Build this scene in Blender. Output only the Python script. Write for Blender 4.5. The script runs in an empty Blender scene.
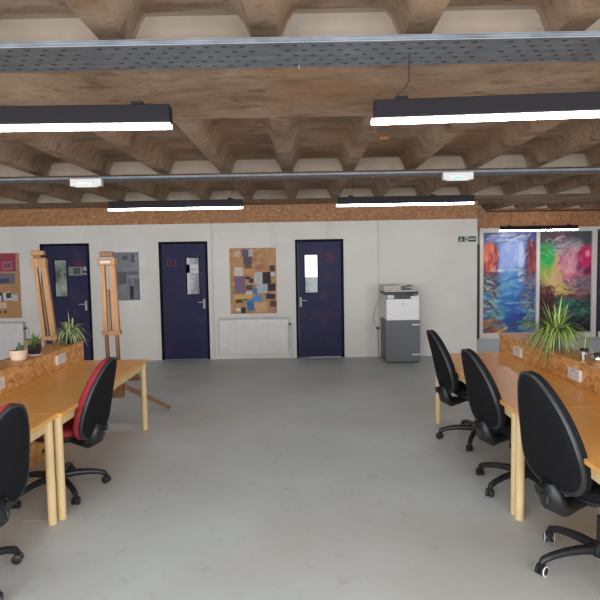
import bpy, bmesh, math, random
import numpy as np
from mathutils import Vector, Matrix
random.seed(7); rng = np.random.RandomState(5)
PI = math.pi
scn = bpy.context.scene
COL = scn.collection

# ------------------------------------------------------------------ materials
def lin(c):
    return tuple((v/12.92 if v <= .04045 else ((v+.055)/1.055)**2.4) for v in c)
def rgb(r, g, b): return lin((r/255, g/255, b/255))

def mat(name, col, rough=.5, metal=0., emit=None, es=0., spec=.5):
    m = bpy.data.materials.new(name); m.use_nodes = True
    b = m.node_tree.nodes['Principled BSDF']
    b.inputs['Base Color'].default_value = (*col, 1)
    b.inputs['Roughness'].default_value = rough
    b.inputs['Metallic'].default_value = metal
    b.inputs['Specular IOR Level'].default_value = spec
    if emit:
        b.inputs['Emission Color'].default_value = (*emit, 1)
        b.inputs['Emission Strength'].default_value = es
    return m

def nmat(name, stops, scale=5, stretch=(1, 1, 1), rough=.6, detail=6, bump=0., metal=0., rough2=None,
         kind='noise', layer=None, spec=.5, distort=0., coord='Object'):
    """noise driven colour. stops: [(pos, rgb)], layer: (scale, stretch, colour, lo, hi, factor)"""
    m = mat(name, stops[0][1], rough, metal, spec=spec); nt = m.node_tree; N = nt.nodes; L = nt.links
    b = N['Principled BSDF']
    tc = N.new('ShaderNodeTexCoord'); mp = N.new('ShaderNodeMapping')
    mp.inputs['Scale'].default_value = stretch
    L.new(tc.outputs[coord], mp.inputs['Vector'])
    if kind == 'noise':
        t = N.new('ShaderNodeTexNoise'); t.inputs['Scale'].default_value = scale
        t.inputs['Detail'].default_value = detail; t.inputs['Roughness'].default_value = .6
        t.inputs['Distortion'].default_value = distort
        L.new(mp.outputs[0], t.inputs['Vector']); fac = t.outputs['Fac']
    else:
        w = N.new('ShaderNodeTexNoise'); w.inputs['Scale'].default_value = scale*.45; w.inputs['Detail'].default_value = 2
        L.new(mp.outputs[0], w.inputs['Vector'])
        mx = N.new('ShaderNodeMixRGB'); mx.blend_type = 'ADD'; mx.inputs[0].default_value = .12
        L.new(mp.outputs[0], mx.inputs[1]); L.new(w.outputs['Color'], mx.inputs[2])
        t = N.new('ShaderNodeTexVoronoi'); t.inputs['Scale'].default_value = scale
        L.new(mx.outputs[0], t.inputs['Vector'])
        bw = N.new('ShaderNodeRGBToBW'); L.new(t.outputs['Color'], bw.inputs[0]); fac = bw.outputs[0]
    cr = N.new('ShaderNodeValToRGB'); el = cr.color_ramp.elements
    el[0].position, el[0].color = stops[0][0], (*stops[0][1], 1)
    el[1].position, el[1].color = stops[-1][0], (*stops[-1][1], 1)
    for p, c in stops[1:-1]:
        e = el.new(p); e.color = (*c, 1)
    L.new(fac, cr.inputs[0]); out = cr.outputs[0]
    if layer:
        for (ls, lst, lc, lo, hi, lf) in (layer if isinstance(layer, list) else [layer]):
            mp2 = N.new('ShaderNodeMapping'); mp2.inputs['Scale'].default_value = lst
            mp2.inputs['Location'].default_value = (ls*1.7, ls*.3, 4.1)
            L.new(tc.outputs[coord], mp2.inputs['Vector'])
            t2 = N.new('ShaderNodeTexNoise'); t2.inputs['Scale'].default_value = ls; t2.inputs['Detail'].default_value = 5
            L.new(mp2.outputs[0], t2.inputs['Vector'])
            mr = N.new('ShaderNodeMapRange'); mr.inputs[1].default_value = lo; mr.inputs[2].default_value = hi
            mr.inputs[3].default_value = 0; mr.inputs[4].default_value = lf
            L.new(t2.outputs['Fac'], mr.inputs[0])
            mx2 = N.new('ShaderNodeMixRGB'); L.new(mr.outputs[0], mx2.inputs[0])
            L.new(out, mx2.inputs[1]); mx2.inputs[2].default_value = (*lc, 1); out = mx2.outputs[0]
    L.new(out, b.inputs['Base Color'])
    if rough2 is not None:
        mr = N.new('ShaderNodeMapRange'); mr.inputs[1].default_value = .3; mr.inputs[2].default_value = .7
        mr.inputs[3].default_value = rough; mr.inputs[4].default_value = rough2
        L.new(fac, mr.inputs[0]); L.new(mr.outputs[0], b.inputs['Roughness'])
    if bump:
        bp = N.new('ShaderNodeBump'); bp.inputs['Strength'].default_value = bump; bp.inputs['Distance'].default_value = .01
        L.new(fac, bp.inputs['Height']); L.new(bp.outputs[0], b.inputs['Normal'])
    return m

M = {}
M['floor'] = nmat('painted_concrete_floor', [(.3, rgb(194, 205, 206)), (.52, rgb(203, 215, 217)), (.75, rgb(212, 223, 226))],
                  scale=1.1, rough=.42, rough2=.58, detail=8, bump=.03, coord='Object',
                  layer=[(.7, (1, 1, 1), rgb(190, 183, 172), .46, .75, .6), (9, (1, 1, 1), rgb(176, 172, 166), .6, .75, .4),
                         (55, (1, 1, 1), rgb(120, 116, 110), .72, .78, .5)])
M['ceiling'] = nmat('stained_concrete_soffit', [(.25, rgb(112, 91, 74)), (.5, rgb(147, 124, 104)), (.75, rgb(172, 150, 130))],
                    scale=1.6, stretch=(1, 1, 1), rough=.9, detail=9, bump=.15, spec=.1,
                    layer=[(2.2, (.9, 1.8, 2), rgb(112, 84, 64), .5, .75, .6), (9, (.8, 1.2, 1), rgb(78, 58, 46), .56, .72, .55), (30, (.7, 1.3, 1), rgb(96, 74, 58), .56, .72, .5), (1.2, (1, 1, 1), rgb(152, 112, 78), .5, .7, .5), (4, (.7, 1.6, 1), rgb(92, 70, 56), .55, .72, .5),
                           (1.0, (1, 1, 1), rgb(184, 160, 138), .55, .75, .5)])
M['coffer'] = nmat('pale_lit_coffer_end', [(.3, rgb(146, 131, 116)), (.7, rgb(164, 149, 133))], scale=2.5, rough=.9, bump=.1, spec=.1,
                   layer=[(1.3, (1, 1, 1), rgb(122, 104, 90), .5, .7, .5)])  # pale plaster of the trough ends, with daylight catching them mixed into the colour
M['wall'] = nmat('white_wall_paint', [(.3, rgb(214, 209, 203)), (.7, rgb(224, 219, 213))], scale=1.3, rough=.75, bump=.02,
                 layer=[(3, (1, 1, .4), rgb(198, 190, 182), .6, .8, .5)])
M['white_trim'] = nmat('white_trim_paint', [(.3, rgb(210, 204, 196)), (.7, rgb(224, 219, 212))], scale=4, rough=.5)
M['plain_wall'] = nmat('grey_wall_paint', [(.3, rgb(150, 142, 134)), (.7, rgb(168, 160, 150))], scale=2, rough=.8)
OSBS = [(.1, rgb(140, 94, 58)), (.35, rgb(156, 106, 66)), (.6, rgb(166, 116, 73)), (.9, rgb(184, 136, 92))]
M['osb'] = nmat('oriented_strand_board', OSBS, scale=24, stretch=(1, 1.6, 1.6), kind='vor', rough=.6, bump=.1)
M['osb_y'] = nmat('oriented_strand_board_divider', [(.05, rgb(176, 118, 62)), (.3, rgb(212, 152, 86)), (.6, rgb(222, 164, 98)), (.92, rgb(238, 194, 134))],
                  scale=22, stretch=(2, 1, 1.6), kind='vor', rough=.45, bump=.1)
M['top'] = nmat('varnished_ply_top', [(.3, rgb(228, 164, 82)), (.55, rgb(238, 176, 93)), (.75, rgb(242, 186, 106))], scale=1.2, stretch=(9, .5, 3), rough=.32, detail=6,
                layer=[(1.5, (1, 1, 1), rgb(214, 150, 78), .5, .8, .5)])
M['top_edge'] = nmat('ply_edge', [(.3, rgb(140, 88, 44)), (.7, rgb(180, 120, 66))], scale=3, stretch=(1, 1, 40), rough=.5)
M['pine'] = nmat('pale_pine', [(.3, rgb(214, 184, 132)), (.55, rgb(226, 199, 150)), (.8, rgb(236, 214, 170))], scale=4, stretch=(6, 6, .4), rough=.5)
M['easel'] = nmat('oiled_beech', [(.3, rgb(170, 120, 74)), (.55, rgb(186, 137, 88)), (.8, rgb(202, 156, 108))], scale=4, stretch=(8, 8, .5), rough=.5)
M['easel_dark'] = nmat('darker_beech', [(.3, rgb(122, 84, 56)), (.8, rgb(150, 108, 74))], scale=4, stretch=(8, 8, .5), rough=.5)
M['black_fabric'] = nmat('black_fabric', [(.3, rgb(17, 17, 19)), (.7, rgb(30, 30, 33))], scale=260, rough=.92, bump=.25, spec=.2)
M['black_plastic'] = nmat('black_plastic', [(.3, rgb(26, 27, 30)), (.7, rgb(36, 38, 41))], scale=60, rough=.42)
M['edge_plastic'] = nmat('edge_plastic', [(.3, rgb(36, 40, 44)), (.7, rgb(48, 52, 56))], scale=60, rough=.45)
M['red_fabric'] = nmat('red_fabric', [(.3, rgb(136, 42, 50)), (.7, rgb(158, 56, 62))], scale=240, rough=.9, bump=.2, spec=.2)
M['dark_red'] = nmat('maroon_fabric', [(.3, rgb(120, 28, 36)), (.7, rgb(140, 36, 44))], scale=240, rough=.9, bump=.2, spec=.2)
M['chrome'] = mat('chrome', (.75, .75, .76), .18, 1.)
M['steel'] = nmat('galvanised_steel', [(.3, rgb(112, 116, 122)), (.7, rgb(146, 150, 156))], scale=6, stretch=(1, 3, 3), rough=.5, metal=.75, rough2=.65)
M['hole'] = mat('tray_slot_dark', rgb(22, 22, 24), .9)
M['lamp_body'] = nmat('lamp_black_metal', [(.3, rgb(21, 18, 22)), (.7, rgb(26, 23, 27))], scale=40, rough=.6, spec=.2)
M['led'] = mat('led_diffuser', (1, 1, 1), .4, emit=(1, .93, .97), es=22.)
M['led_dim'] = mat('led_diffuser_far', (1, 1, 1), .4, emit=(1, .92, .96), es=42.)
M['cable'] = mat('black_cable', rgb(28, 26, 26), .6)
M['white_plastic'] = nmat('white_plastic', [(.3, rgb(222, 218, 214)), (.7, rgb(232, 229, 226))], scale=30, rough=.4)
M['grey_plastic'] = nmat('grey_plastic', [(.3, rgb(160, 156, 154)), (.7, rgb(172, 168, 166))], scale=30, rough=.4)
M['rad'] = nmat('radiator_enamel', [(.3, rgb(214, 211, 208)), (.7, rgb(224, 221, 219))], scale=8, rough=.35)
M['rad_grille'] = nmat('radiator_grille', [(.3, rgb(176, 174, 174)), (.7, rgb(196, 194, 194))], scale=8, rough=.5)
M['cabinet'] = nmat('grey_cabinet', [(.3, rgb(86, 90, 93)), (.7, rgb(98, 102, 105))], scale=60, rough=.5)
M['printer'] = nmat('printer_white', [(.3, rgb(226, 223, 222)), (.7, rgb(234, 232, 231))], scale=30, rough=.4)
M['door_frame'] = nmat('door_frame_navy', [(.3, rgb(11, 9, 24)), (.7, rgb(15, 13, 32))], scale=5, rough=.6, spec=.12)
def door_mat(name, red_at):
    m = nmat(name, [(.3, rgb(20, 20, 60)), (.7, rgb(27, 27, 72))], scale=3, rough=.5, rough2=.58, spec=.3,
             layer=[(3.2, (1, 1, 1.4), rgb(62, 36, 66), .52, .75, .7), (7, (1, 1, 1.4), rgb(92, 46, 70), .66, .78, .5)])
    if red_at:
        nt = m.node_tree; N = nt.nodes; L = nt.links; b = N['Principled BSDF']
        src = b.inputs['Base Color'].links[0].from_socket
        tc = N.new('ShaderNodeTexCoord'); vd = N.new('ShaderNodeVectorMath'); vd.operation = 'DISTANCE'
        vd.inputs[1].default_value = red_at; L.new(tc.outputs['Object'], vd.inputs[0])
        mr = N.new('ShaderNodeMapRange'); mr.inputs[1].default_value = .05; mr.inputs[2].default_value = .12
        mr.inputs[3].default_value = .3; mr.inputs[4].default_value = 0; L.new(vd.outputs['Value'], mr.inputs[0])
        mx = N.new('ShaderNodeMixRGB'); L.new(mr.outputs[0], mx.inputs[0]); L.new(src, mx.inputs[1])
        mx.inputs[2].default_value = (*rgb(120, 34, 44), 1); L.new(mx.outputs[0], b.inputs['Base Color'])
    return m
M['red_paint'] = mat('red_number_paint', rgb(104, 40, 54), .6)
M['pane_bright'] = mat('bright_pane', rgb(240, 240, 230), .2, emit=(1, .99, .93), es=1.0)
M['pane_grey'] = nmat('grey_pane', [(.3, rgb(130, 140, 142)), (.7, rgb(170, 178, 178))], scale=9, rough=.15)
M['pane_green'] = nmat('greenish_pane', [(.35, rgb(70, 78, 74)), (.5, rgb(150, 160, 148)), (.65, rgb(214, 220, 200))], scale=4, rough=.15, stretch=(1, 1, .6))
M['pane_dark'] = nmat('dark_pane', [(.42, rgb(22, 24, 28)), (.56, rgb(56, 66, 66)), (.7, rgb(150, 156, 156))], scale=7, rough=.12, distort=1.5)
M['paper'] = nmat('paper', [(.3, rgb(206, 204, 200)), (.7, rgb(222, 220, 216))], scale=20, rough=.8)
M['cork'] = nmat('cork_board', [(.3, rgb(160, 118, 82)), (.5, rgb(182, 138, 98)), (.7, rgb(198, 158, 116))], scale=14, rough=.9, bump=.1)
M['poster_dark'] = nmat('grey_poster', [(.35, rgb(52, 54, 60)), (.65, rgb(78, 80, 86))], scale=7, rough=.3)
M['sign_green'] = mat('sign_dark_green', rgb(18, 50, 34), .5)
M['exit_led'] = mat('green_led', rgb(80, 230, 140), .4, emit=(.15, 1, .4), es=.8)
M['soft_led'] = mat('emergency_diffuser', rgb(220, 220, 214), .4, emit=(.9, 1, .9), es=.35)
M['terracotta'] = nmat('cream_ceramic', [(.3, rgb(208, 180, 156)), (.7, rgb(224, 198, 174))], scale=12, rough=.5)
M['soil'] = nmat('soil', [(.3, rgb(40, 30, 24)), (.7, rgb(66, 50, 40))], scale=60, rough=1)
M['dark_glass'] = mat('smoky_glass', rgb(42, 40, 46), .08)
M['grey_pot'] = nmat('grey_tin', [(.3, rgb(92, 98, 100)), (.7, rgb(130, 136, 138))], scale=9, rough=.3, metal=.3)
M['cardboard'] = nmat('cardboard', [(.3, rgb(120, 96, 66)), (.7, rgb(142, 114, 82))], scale=8, rough=.9)
M['leaf'] = nmat('leaf_green', [(.3, rgb(76, 108, 34)), (.7, rgb(124, 156, 58))], scale=14, rough=.45)
M['leaf_pale'] = nmat('leaf_cream', [(.3, rgb(168, 184, 108)), (.7, rgb(196, 206, 140))], scale=14, rough=.45)
M['leaf_g2'] = nmat('leaf_dull_green', [(.3, rgb(92, 116, 62)), (.7, rgb(128, 150, 88))], scale=14, rough=.5)
M['leaf_p2'] = nmat('leaf_dull_cream', [(.3, rgb(176, 186, 138)), (.7, rgb(204, 208, 168))], scale=14, rough=.5)
M['cactus'] = nmat('cactus_green', [(.3, rgb(44, 70, 46)), (.7, rgb(74, 104, 66))], scale=40, rough=.6)
M['dark_gap'] = mat('dark_post_paint', rgb(40, 38, 44), .6)
M['daylight_frame'] = mat('window_frame_grey', rgb(120, 122, 124), .5)
def flat(r, g, b, rough=.7):
    k = f'print_{r}_{g}_{b}'
    if k not in M: M[k] = nmat(k, [(.3, rgb(r*.94, g*.94, b*.94)), (.7, rgb(min(255, r*1.05), min(255, g*1.05), min(255, b*1.05)))], scale=25, rough=rough)
    return M[k]

# ------------------------------------------------------------------ mesh builder
class MB:
    def __init__(s): s.bm = bmesh.new()
    def _mi(s, faces, mi):
        for f in faces: f.material_index = mi
    def box(s, lo, hi, mi=0, mtx=None):
        x0, y0, z0 = lo; x1, y1, z1 = hi
        vs = [s.bm.verts.new(v) for v in ((x0,y0,z0),(x1,y0,z0),(x1,y1,z0),(x0,y1,z0),(x0,y0,z1),(x1,y0,z1),(x1,y1,z1),(x0,y1,z1))]
        fs = [s.bm.faces.new([vs[i] for i in q]) for q in ((3,2,1,0),(4,5,6,7),(0,1,5,4),(1,2,6,5),(2,3,7,6),(3,0,4,7))]
        s._mi(fs, mi)
        if mtx: bmesh.ops.transform(s.bm, matrix=mtx, verts=vs)
        return s
    def bar(s, p, q, w, h, w2=None, h2=None, up=(0,0,1), mi=0):
        p = Vector(p); q = Vector(q); d = (q-p).normalized(); u = Vector(up)
        if abs(d.dot(u)) > .97: u = Vector((0,1,0))
        r = d.cross(u).normalized(); u = r.cross(d)
        w2 = w if w2 is None else w2; h2 = h if h2 is None else h2
        vs = []
        for c, a, b in ((p, w/2, h/2), (q, w2/2, h2/2)):
            vs += [s.bm.verts.new(c + r*sx*a + u*sz*b) for sx, sz in ((-1,-1),(1,-1),(1,1),(-1,1))]
        fs = [s.bm.faces.new([vs[i] for i in f]) for f in ((0,1,2,3),(7,6,5,4),(4,5,1,0),(5,6,2,1),(6,7,3,2),(7,4,0,3))]
        s._mi(fs, mi); return s
    def tube(s, pts, rad, seg=10, mi=0, sx=1., sz=1.):
        pts = [Vector(p) for p in pts]; n = len(pts)
        rad = [rad]*n if not hasattr(rad, '__len__') else rad
        rings = []; prev = None
        for i, p in enumerate(pts):
            d = (pts[min(i+1, n-1)] - pts[max(i-1, 0)]).normalized()
            if prev is None:
                u = Vector((0,0,1)) if abs(d.z) < .9 else Vector((0,1,0))
                r = d.cross(u).normalized()
            else:
                r = (prev - d*prev.dot(d)).normalized()
            prev = r; u = r.cross(d)
            rings.append([s.bm.verts.new(p + (r*math.cos(2*PI*k/seg)*sx + u*math.sin(2*PI*k/seg)*sz)*rad[i]) for k in range(seg)])
        fs = []
        for a, b in zip(rings, rings[1:]):
            for k in range(seg): fs.append(s.bm.faces.new((a[k], a[(k+1) % seg], b[(k+1) % seg], b[k])))
        fs.append(s.bm.faces.new(rings[0][::-1])); fs.append(s.bm.faces.new(rings[-1]))
        s._mi(fs, mi); return s
    def cyl(s, p, q, r, seg=16, mi=0, r2=None): return s.tube([p, q], [r, r if r2 is None else r2], seg, mi)
    def lathe(s, prof, c=(0,0,0), seg=24, mi=0):
        c = Vector(c); rings = []
        for r, z in prof:
            rings.append([s.bm.verts.new(c + Vector((max(r, 1e-4)*math.cos(2*PI*k/seg), max(r, 1e-4)*math.sin(2*PI*k/seg), z))) for k in range(seg)])
        fs = []
        for a, b in zip(rings, rings[1:]):
            for k in range(seg): fs.append(s.bm.faces.new((a[k], a[(k+1) % seg], b[(k+1) % seg], b[k])))
        fs.append(s.bm.faces.new(rings[0][::-1])); fs.append(s.bm.faces.new(rings[-1]))
        s._mi(fs, mi); return s
    def poly(s, pts, thick, mi=0):
        """prism: pts a closed list of 3D points (planar), extruded by vector thick"""
        t = Vector(thick); a = [s.bm.verts.new(p) for p in pts]; b = [s.bm.verts.new(Vector(p)+t) for p in pts]; n = len(a)
        fs = [s.bm.faces.new(a[::-1]), s.bm.faces.new(b)]
        for k in range(n): fs.append(s.bm.faces.new((a[k], a[(k+1) % n], b[(k+1) % n], b[k])))
        s._mi(fs, mi); return s
    def pillow(s, outline, levels, place, mi=0):
        """closed cushion: outline [(u,v)], levels [(scale, w)] from back centre to front centre, place(u,v,w)->xyz"""
        rings = []
        for sc, w in levels:
            rings.append([s.bm.verts.new(place(u*sc, v*sc, w)) for u, v in outline])
        n = len(outline); fs = []
        for a, b in zip(rings, rings[1:]):
            for k in range(n): fs.append(s.bm.faces.new((a[k], a[(k+1) % n], b[(k+1) % n], b[k])))
        fs.append(s.bm.faces.new(rings[0][::-1])); fs.append(s.bm.faces.new(rings[-1]))
        s._mi(fs, mi); return s
    def build(s, name, mats, parent=None, smooth=False, bevel=0., seg=2, loc=None):
        bmesh.ops.recalc_face_normals(s.bm, faces=s.bm.faces[:])
        me = bpy.data.meshes.new(name); s.bm.to_mesh(me); s.bm.free()
        for m in (mats if isinstance(mats, (list, tuple)) else [mats]): me.materials.append(m)
        if smooth:
            for p in me.polygons: p.use_smooth = True
            try: me.set_sharp_from_angle(angle=math.radians(smooth if smooth is not True else 40))
            except Exception: pass
        o = bpy.data.objects.new(name, me); COL.objects.link(o)
        if parent: o.parent = parent
        if loc: o.location = loc
        if bevel:
            b = o.modifiers.new('bevel', 'BEVEL'); b.width = bevel; b.segments = seg; b.limit_method = 'ANGLE'; b.angle_limit = math.radians(40)
        return o

def tag(o, label, cat, group=None):
    o['label'] = label; o['category'] = cat
    if group: o['group'] = group
    return o
def thing(name, label, cat, loc=(0,0,0), rz=0., group=None):
    o = bpy.data.objects.new(name, None); COL.objects.link(o); o.location = loc; o.rotation_euler = (0,0,rz)
    o.empty_display_size = .1
    return tag(o, label, cat, group)
def struct(o, label=None):
    o['kind'] = 'structure'
    if label: o['label'] = label
    return o
def copy_thing(root, loc, rz, label, group=None):
    def rec(o, par):
        c = o.copy(); COL.objects.link(c)
        if par: c.parent = par
        for ch in o.children: rec(ch, c)
        return c
    r = rec(root, None); r.location = loc; r.rotation_euler = (0,0,rz); r['label'] = label
    if group: r['group'] = group
    return r

# ------------------------------------------------------------------ camera
H, FPX = 1.71, 560.
PITCH, ROLL, YAW = math.atan(38/560), .017, math.radians(.3)
f = Vector((-math.sin(YAW)*math.cos(PITCH), math.cos(YAW)*math.cos(PITCH), -math.sin(PITCH)))
r = Vector((math.cos(YAW), math.sin(YAW), 0)); u = r.cross(f)
r2 = r*math.cos(ROLL) - u*math.sin(ROLL); u2 = u*math.cos(ROLL) + r*math.sin(ROLL)
cam_d = bpy.data.cameras.new('camera'); cam = bpy.data.objects.new('camera', cam_d); COL.objects.link(cam)
cam.matrix_world = Matrix(((r2.x, u2.x, -f.x, 0), (r2.y, u2.y, -f.y, 0), (r2.z, u2.z, -f.z, H), (0,0,0,1)))
cam_d.sensor_width = 36; cam_d.lens = FPX/600*36; cam_d.clip_end = 100
scn.camera = cam

# ------------------------------------------------------------------ room shell
XL, XR, YB, YW, YR, ZC = -8.0, 7.2, -2.2, 9.93, 12.0, 2.72
struct(MB().box((XL-.2, YB-.2, -.2), (XR+.2, YR+.4, 0)).build('floor', M['floor']), 'grey painted concrete floor')

# ribbed concrete ceiling: troughs between ribs, solid cross beams between the bays
def ceiling():
    pitch, half, slope, D = .685, .06, .07, .138
    x0 = -.15 - 12*pitch
    xs, dx = [], []
    for k in range(24):
        c = x0 + k*pitch
        for o, d in ((half, 0), (half+.014, .3), (half+.04, .75), (half+slope, .97), (half+slope+.03, 1),
                     (pitch/2, 1.03), (pitch-half-slope-.03, 1), (pitch-half-slope, .97), (pitch-half-.04, .75), (pitch-half-.014, .3), (pitch-half, 0)):
            xs.append(c+o); dx.append(d)
    bays = [(-2.1, -.9), (-.1, 2.70), (3.99, 6.36), (7.0, 9.0), (10.3, 12.3)]
    ys, dy = [-4.2], [0]
    for a, b in bays:
        e = .03
        for yy, d in ((a, 0), (a+.006, .35), (a+.016, .75), (a+e, .97), (a+e+.03, 1)):
            ys.append(yy); dy.append(d)
        n = 6
        for i in range(1, n): ys.append(a+.1 + (b-a-.2)*i/n); dy.append(1)
        for yy, d in ((b-e-.03, 1), (b-e, .97), (b-.016, .75), (b-.006, .35), (b, 0)):
            ys.append(yy); dy.append(d)
    ys.append(12.5); dy.append(0)
    bm = bmesh.new(); g = []
    for yy, d2 in zip(ys, dy):
        g.append([bm.verts.new((x, yy, ZC + D*min(d1, d2 if d2 < .999 else 2)*(1 if d1*d2 >= .9 or d1 == 0 or d2 == 0 else .93))) for x, d1 in zip(xs, dx)])
    for j in range(len(ys)-1):
        for i in range(len(xs)-1):
            fc = bm.faces.new((g[j][i], g[j+1][i], g[j+1][i+1], g[j][i+1]))
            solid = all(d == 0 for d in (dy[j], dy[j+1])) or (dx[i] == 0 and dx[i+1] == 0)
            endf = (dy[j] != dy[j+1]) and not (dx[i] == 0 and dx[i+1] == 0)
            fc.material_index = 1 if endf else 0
    # unseen upper slab over the ribs, added to block light
    zt = ZC + .5
    a, b, c_, d_ = g[0][0], g[-1][0], g[-1][-1], g[0][-1]
    top = [bm.verts.new((v.co.x, v.co.y, zt)) for v in (a, b, c_, d_)]
    bm.faces.new(top)
    mb = MB(); mb.bm.free(); mb.bm = bm
    return mb
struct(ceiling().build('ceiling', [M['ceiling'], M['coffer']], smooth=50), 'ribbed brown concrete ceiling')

# walls
DOORS = [(-4.64, -3.766), (-2.539, -1.673), (-.124, .73)]
DH = 2.105
wb = MB(); px = XL
ZW = 2.425
for a, b in DOORS:
    wb.box((px, YW, 0), (a, YW+.12, ZW)); wb.box((a, YW, DH), (b, YW+.12, ZW)); px = b
wb.box((px, YW, 0), (3.089, YW+.12, ZW))
struct(wb.build('wall_back', M['wall']), 'white painted partition wall')
struct(MB().box((XL, YW-.018, ZW-.01), (3.089, YW+.1, ZC+.02)).build('trim_1', M['osb']), 'strand board fascia above white wall')
struct(MB().box((3.0, YW+.12, 0), (3.089, YR, ZC)).build('wall_partition', M['wall']))
struct(MB().box((3.0, YR+.06, 0), (XR, YR+.2, ZC+.3)).build('wall_recess', M['white_trim']))
struct(MB().box((3.089, YR-.06, 2.355), (XR, YR+.06, ZC+.04)).build('trim_2', M['osb']), 'strand board fascia over the paintings')
struct(MB().box((XL-.2, YB, 0), (XL, YW+.12, ZC+.4)).build('wall_left', M['wall']))
struct(MB().box((XR, YB, 0), (XR+.2, YR+.2, ZC+.4)).build('wall_right', M['wall']))
WINS = [(-7.2, -4.2), (-3.6, -.6), (.2, 3.2), (3.8, 6.8)]
wr = MB(); px = XL-.2
for a, b in WINS:
    wr.box((px, YB-.2, 0), (a, YB, ZC+.4)); wr.box((a, YB-.2, 0), (b, YB, .3)); wr.box((a, YB-.2, 2.6), (b, YB, ZC+.4)); px = b
wr.box((px, YB-.2, 0), (XR+.2, YB, ZC+.4))
struct(wr.build('wall_rear', M['wall']))
for n, (a, b) in enumerate(WINS):
    w = MB()
    for x in (a+.03, (a+b)/2, b-.03): w.box((x-.03, YB-.14, .3), (x+.03, YB-.08, 2.6))
    for z in (.33, 2.57): w.box((a, YB-.14, z-.03), (b, YB-.08, z+.03))
    struct(w.build(f'window_{n+1}', M['daylight_frame']))

# recess: white framed glazing filled with paintings
fr = MB()
for x0, x1 in ((3.775, 3.855), (4.983, 5.055), (6.165, 6.27)): fr.box((x0, YR-.04, .0), (x1, YR+.06, 2.36))
fr.box((3.775, YR-.035, 0), (7.2, YR+.06, .115)); fr.box((3.775, YR-.035, 2.262), (7.2, YR+.06, 2.36))
struct(fr.build('trim_3', M['white_trim'], bevel=.004), 'white frame around the tall paintings')
struct(MB().box((3.70, YR-.06, 0), (3.772, YR+.06, 2.02)).build('trim_4', M['dark_gap']), 'dark door edge beside the paintings')
struct(MB().box((6.27, YR-.045, 0), (6.31, YR+.06, 2.3)).build('trim_5', M['dark_gap']))

# ------------------------------------------------------------------ paintings (colour laid down on a dense canvas mesh)
def vnoise(h, w, gy, gx, seed):
    rs = np.random.RandomState(seed); a = rs.rand(gy+2, gx+2)
    y = np.linspace(0, gy, h); x = np.linspace(0, gx, w); yi = y.astype(int); xi = x.astype(int)
    fy = (y-yi)[:, None]; fx = (x-xi)[None, :]; fy = fy*fy*(3-2*fy); fx = fx*fx*(3-2*fx)
    A = a[yi][:, xi]; B = a[yi][:, xi+1]; C = a[yi+1][:, xi]; D_ = a[yi+1][:, xi+1]
    return A*(1-fy)*(1-fx) + B*(1-fy)*fx + C*fy*(1-fx) + D_*fy*fx
HH, WW = 200, 104
V_, U_ = np.meshgrid(np.linspace(0, 1, HH), np.linspace(0, 1, WW), indexing='ij')
def sm(x, a, b):
    t = np.clip((x-a)/(b-a), 0, 1); return t*t*(3-2*t)
def mixin(img, col, m):
    m = np.clip(m, 0, 1)[..., None]; return img*(1-m) + np.array(col, float)*m
def blob(cu, cv, ru, rv, soft=.4, wob=0., seed=1):
    d = np.sqrt(((U_-cu)/ru)**2 + ((V_-cv)/rv)**2)
    if wob: d = d + wob*(vnoise(HH, WW, 18, 9, seed)-.5)
    return 1 - sm(d, 1-soft, 1+soft)
def strokes(img, n, region, palette, lng, thick, ang, seed, alpha=.75, curve=0.):
    rs = random.Random(seed)
    for _ in range(n):
        cu, cv = rs.uniform(region[0], region[2]), rs.uniform(region[1], region[3]); a = rs.uniform(*ang); l = rs.uniform(*lng); th = rs.uniform(*thick)
        x = (U_-cu); y = (V_-cv)*1.9; ca, sa = math.cos(a), math.sin(a)
        p = x*ca + y*sa; q = -x*sa + y*ca + rs.uniform(-curve, curve)*p*p
        m = (1-sm(np.abs(p), l*.6, l))*(1-sm(np.abs(q), th*.4, th))*alpha*rs.uniform(.5, 1)
        img = mixin(img, rs.choice(palette), m)
    return img
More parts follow.
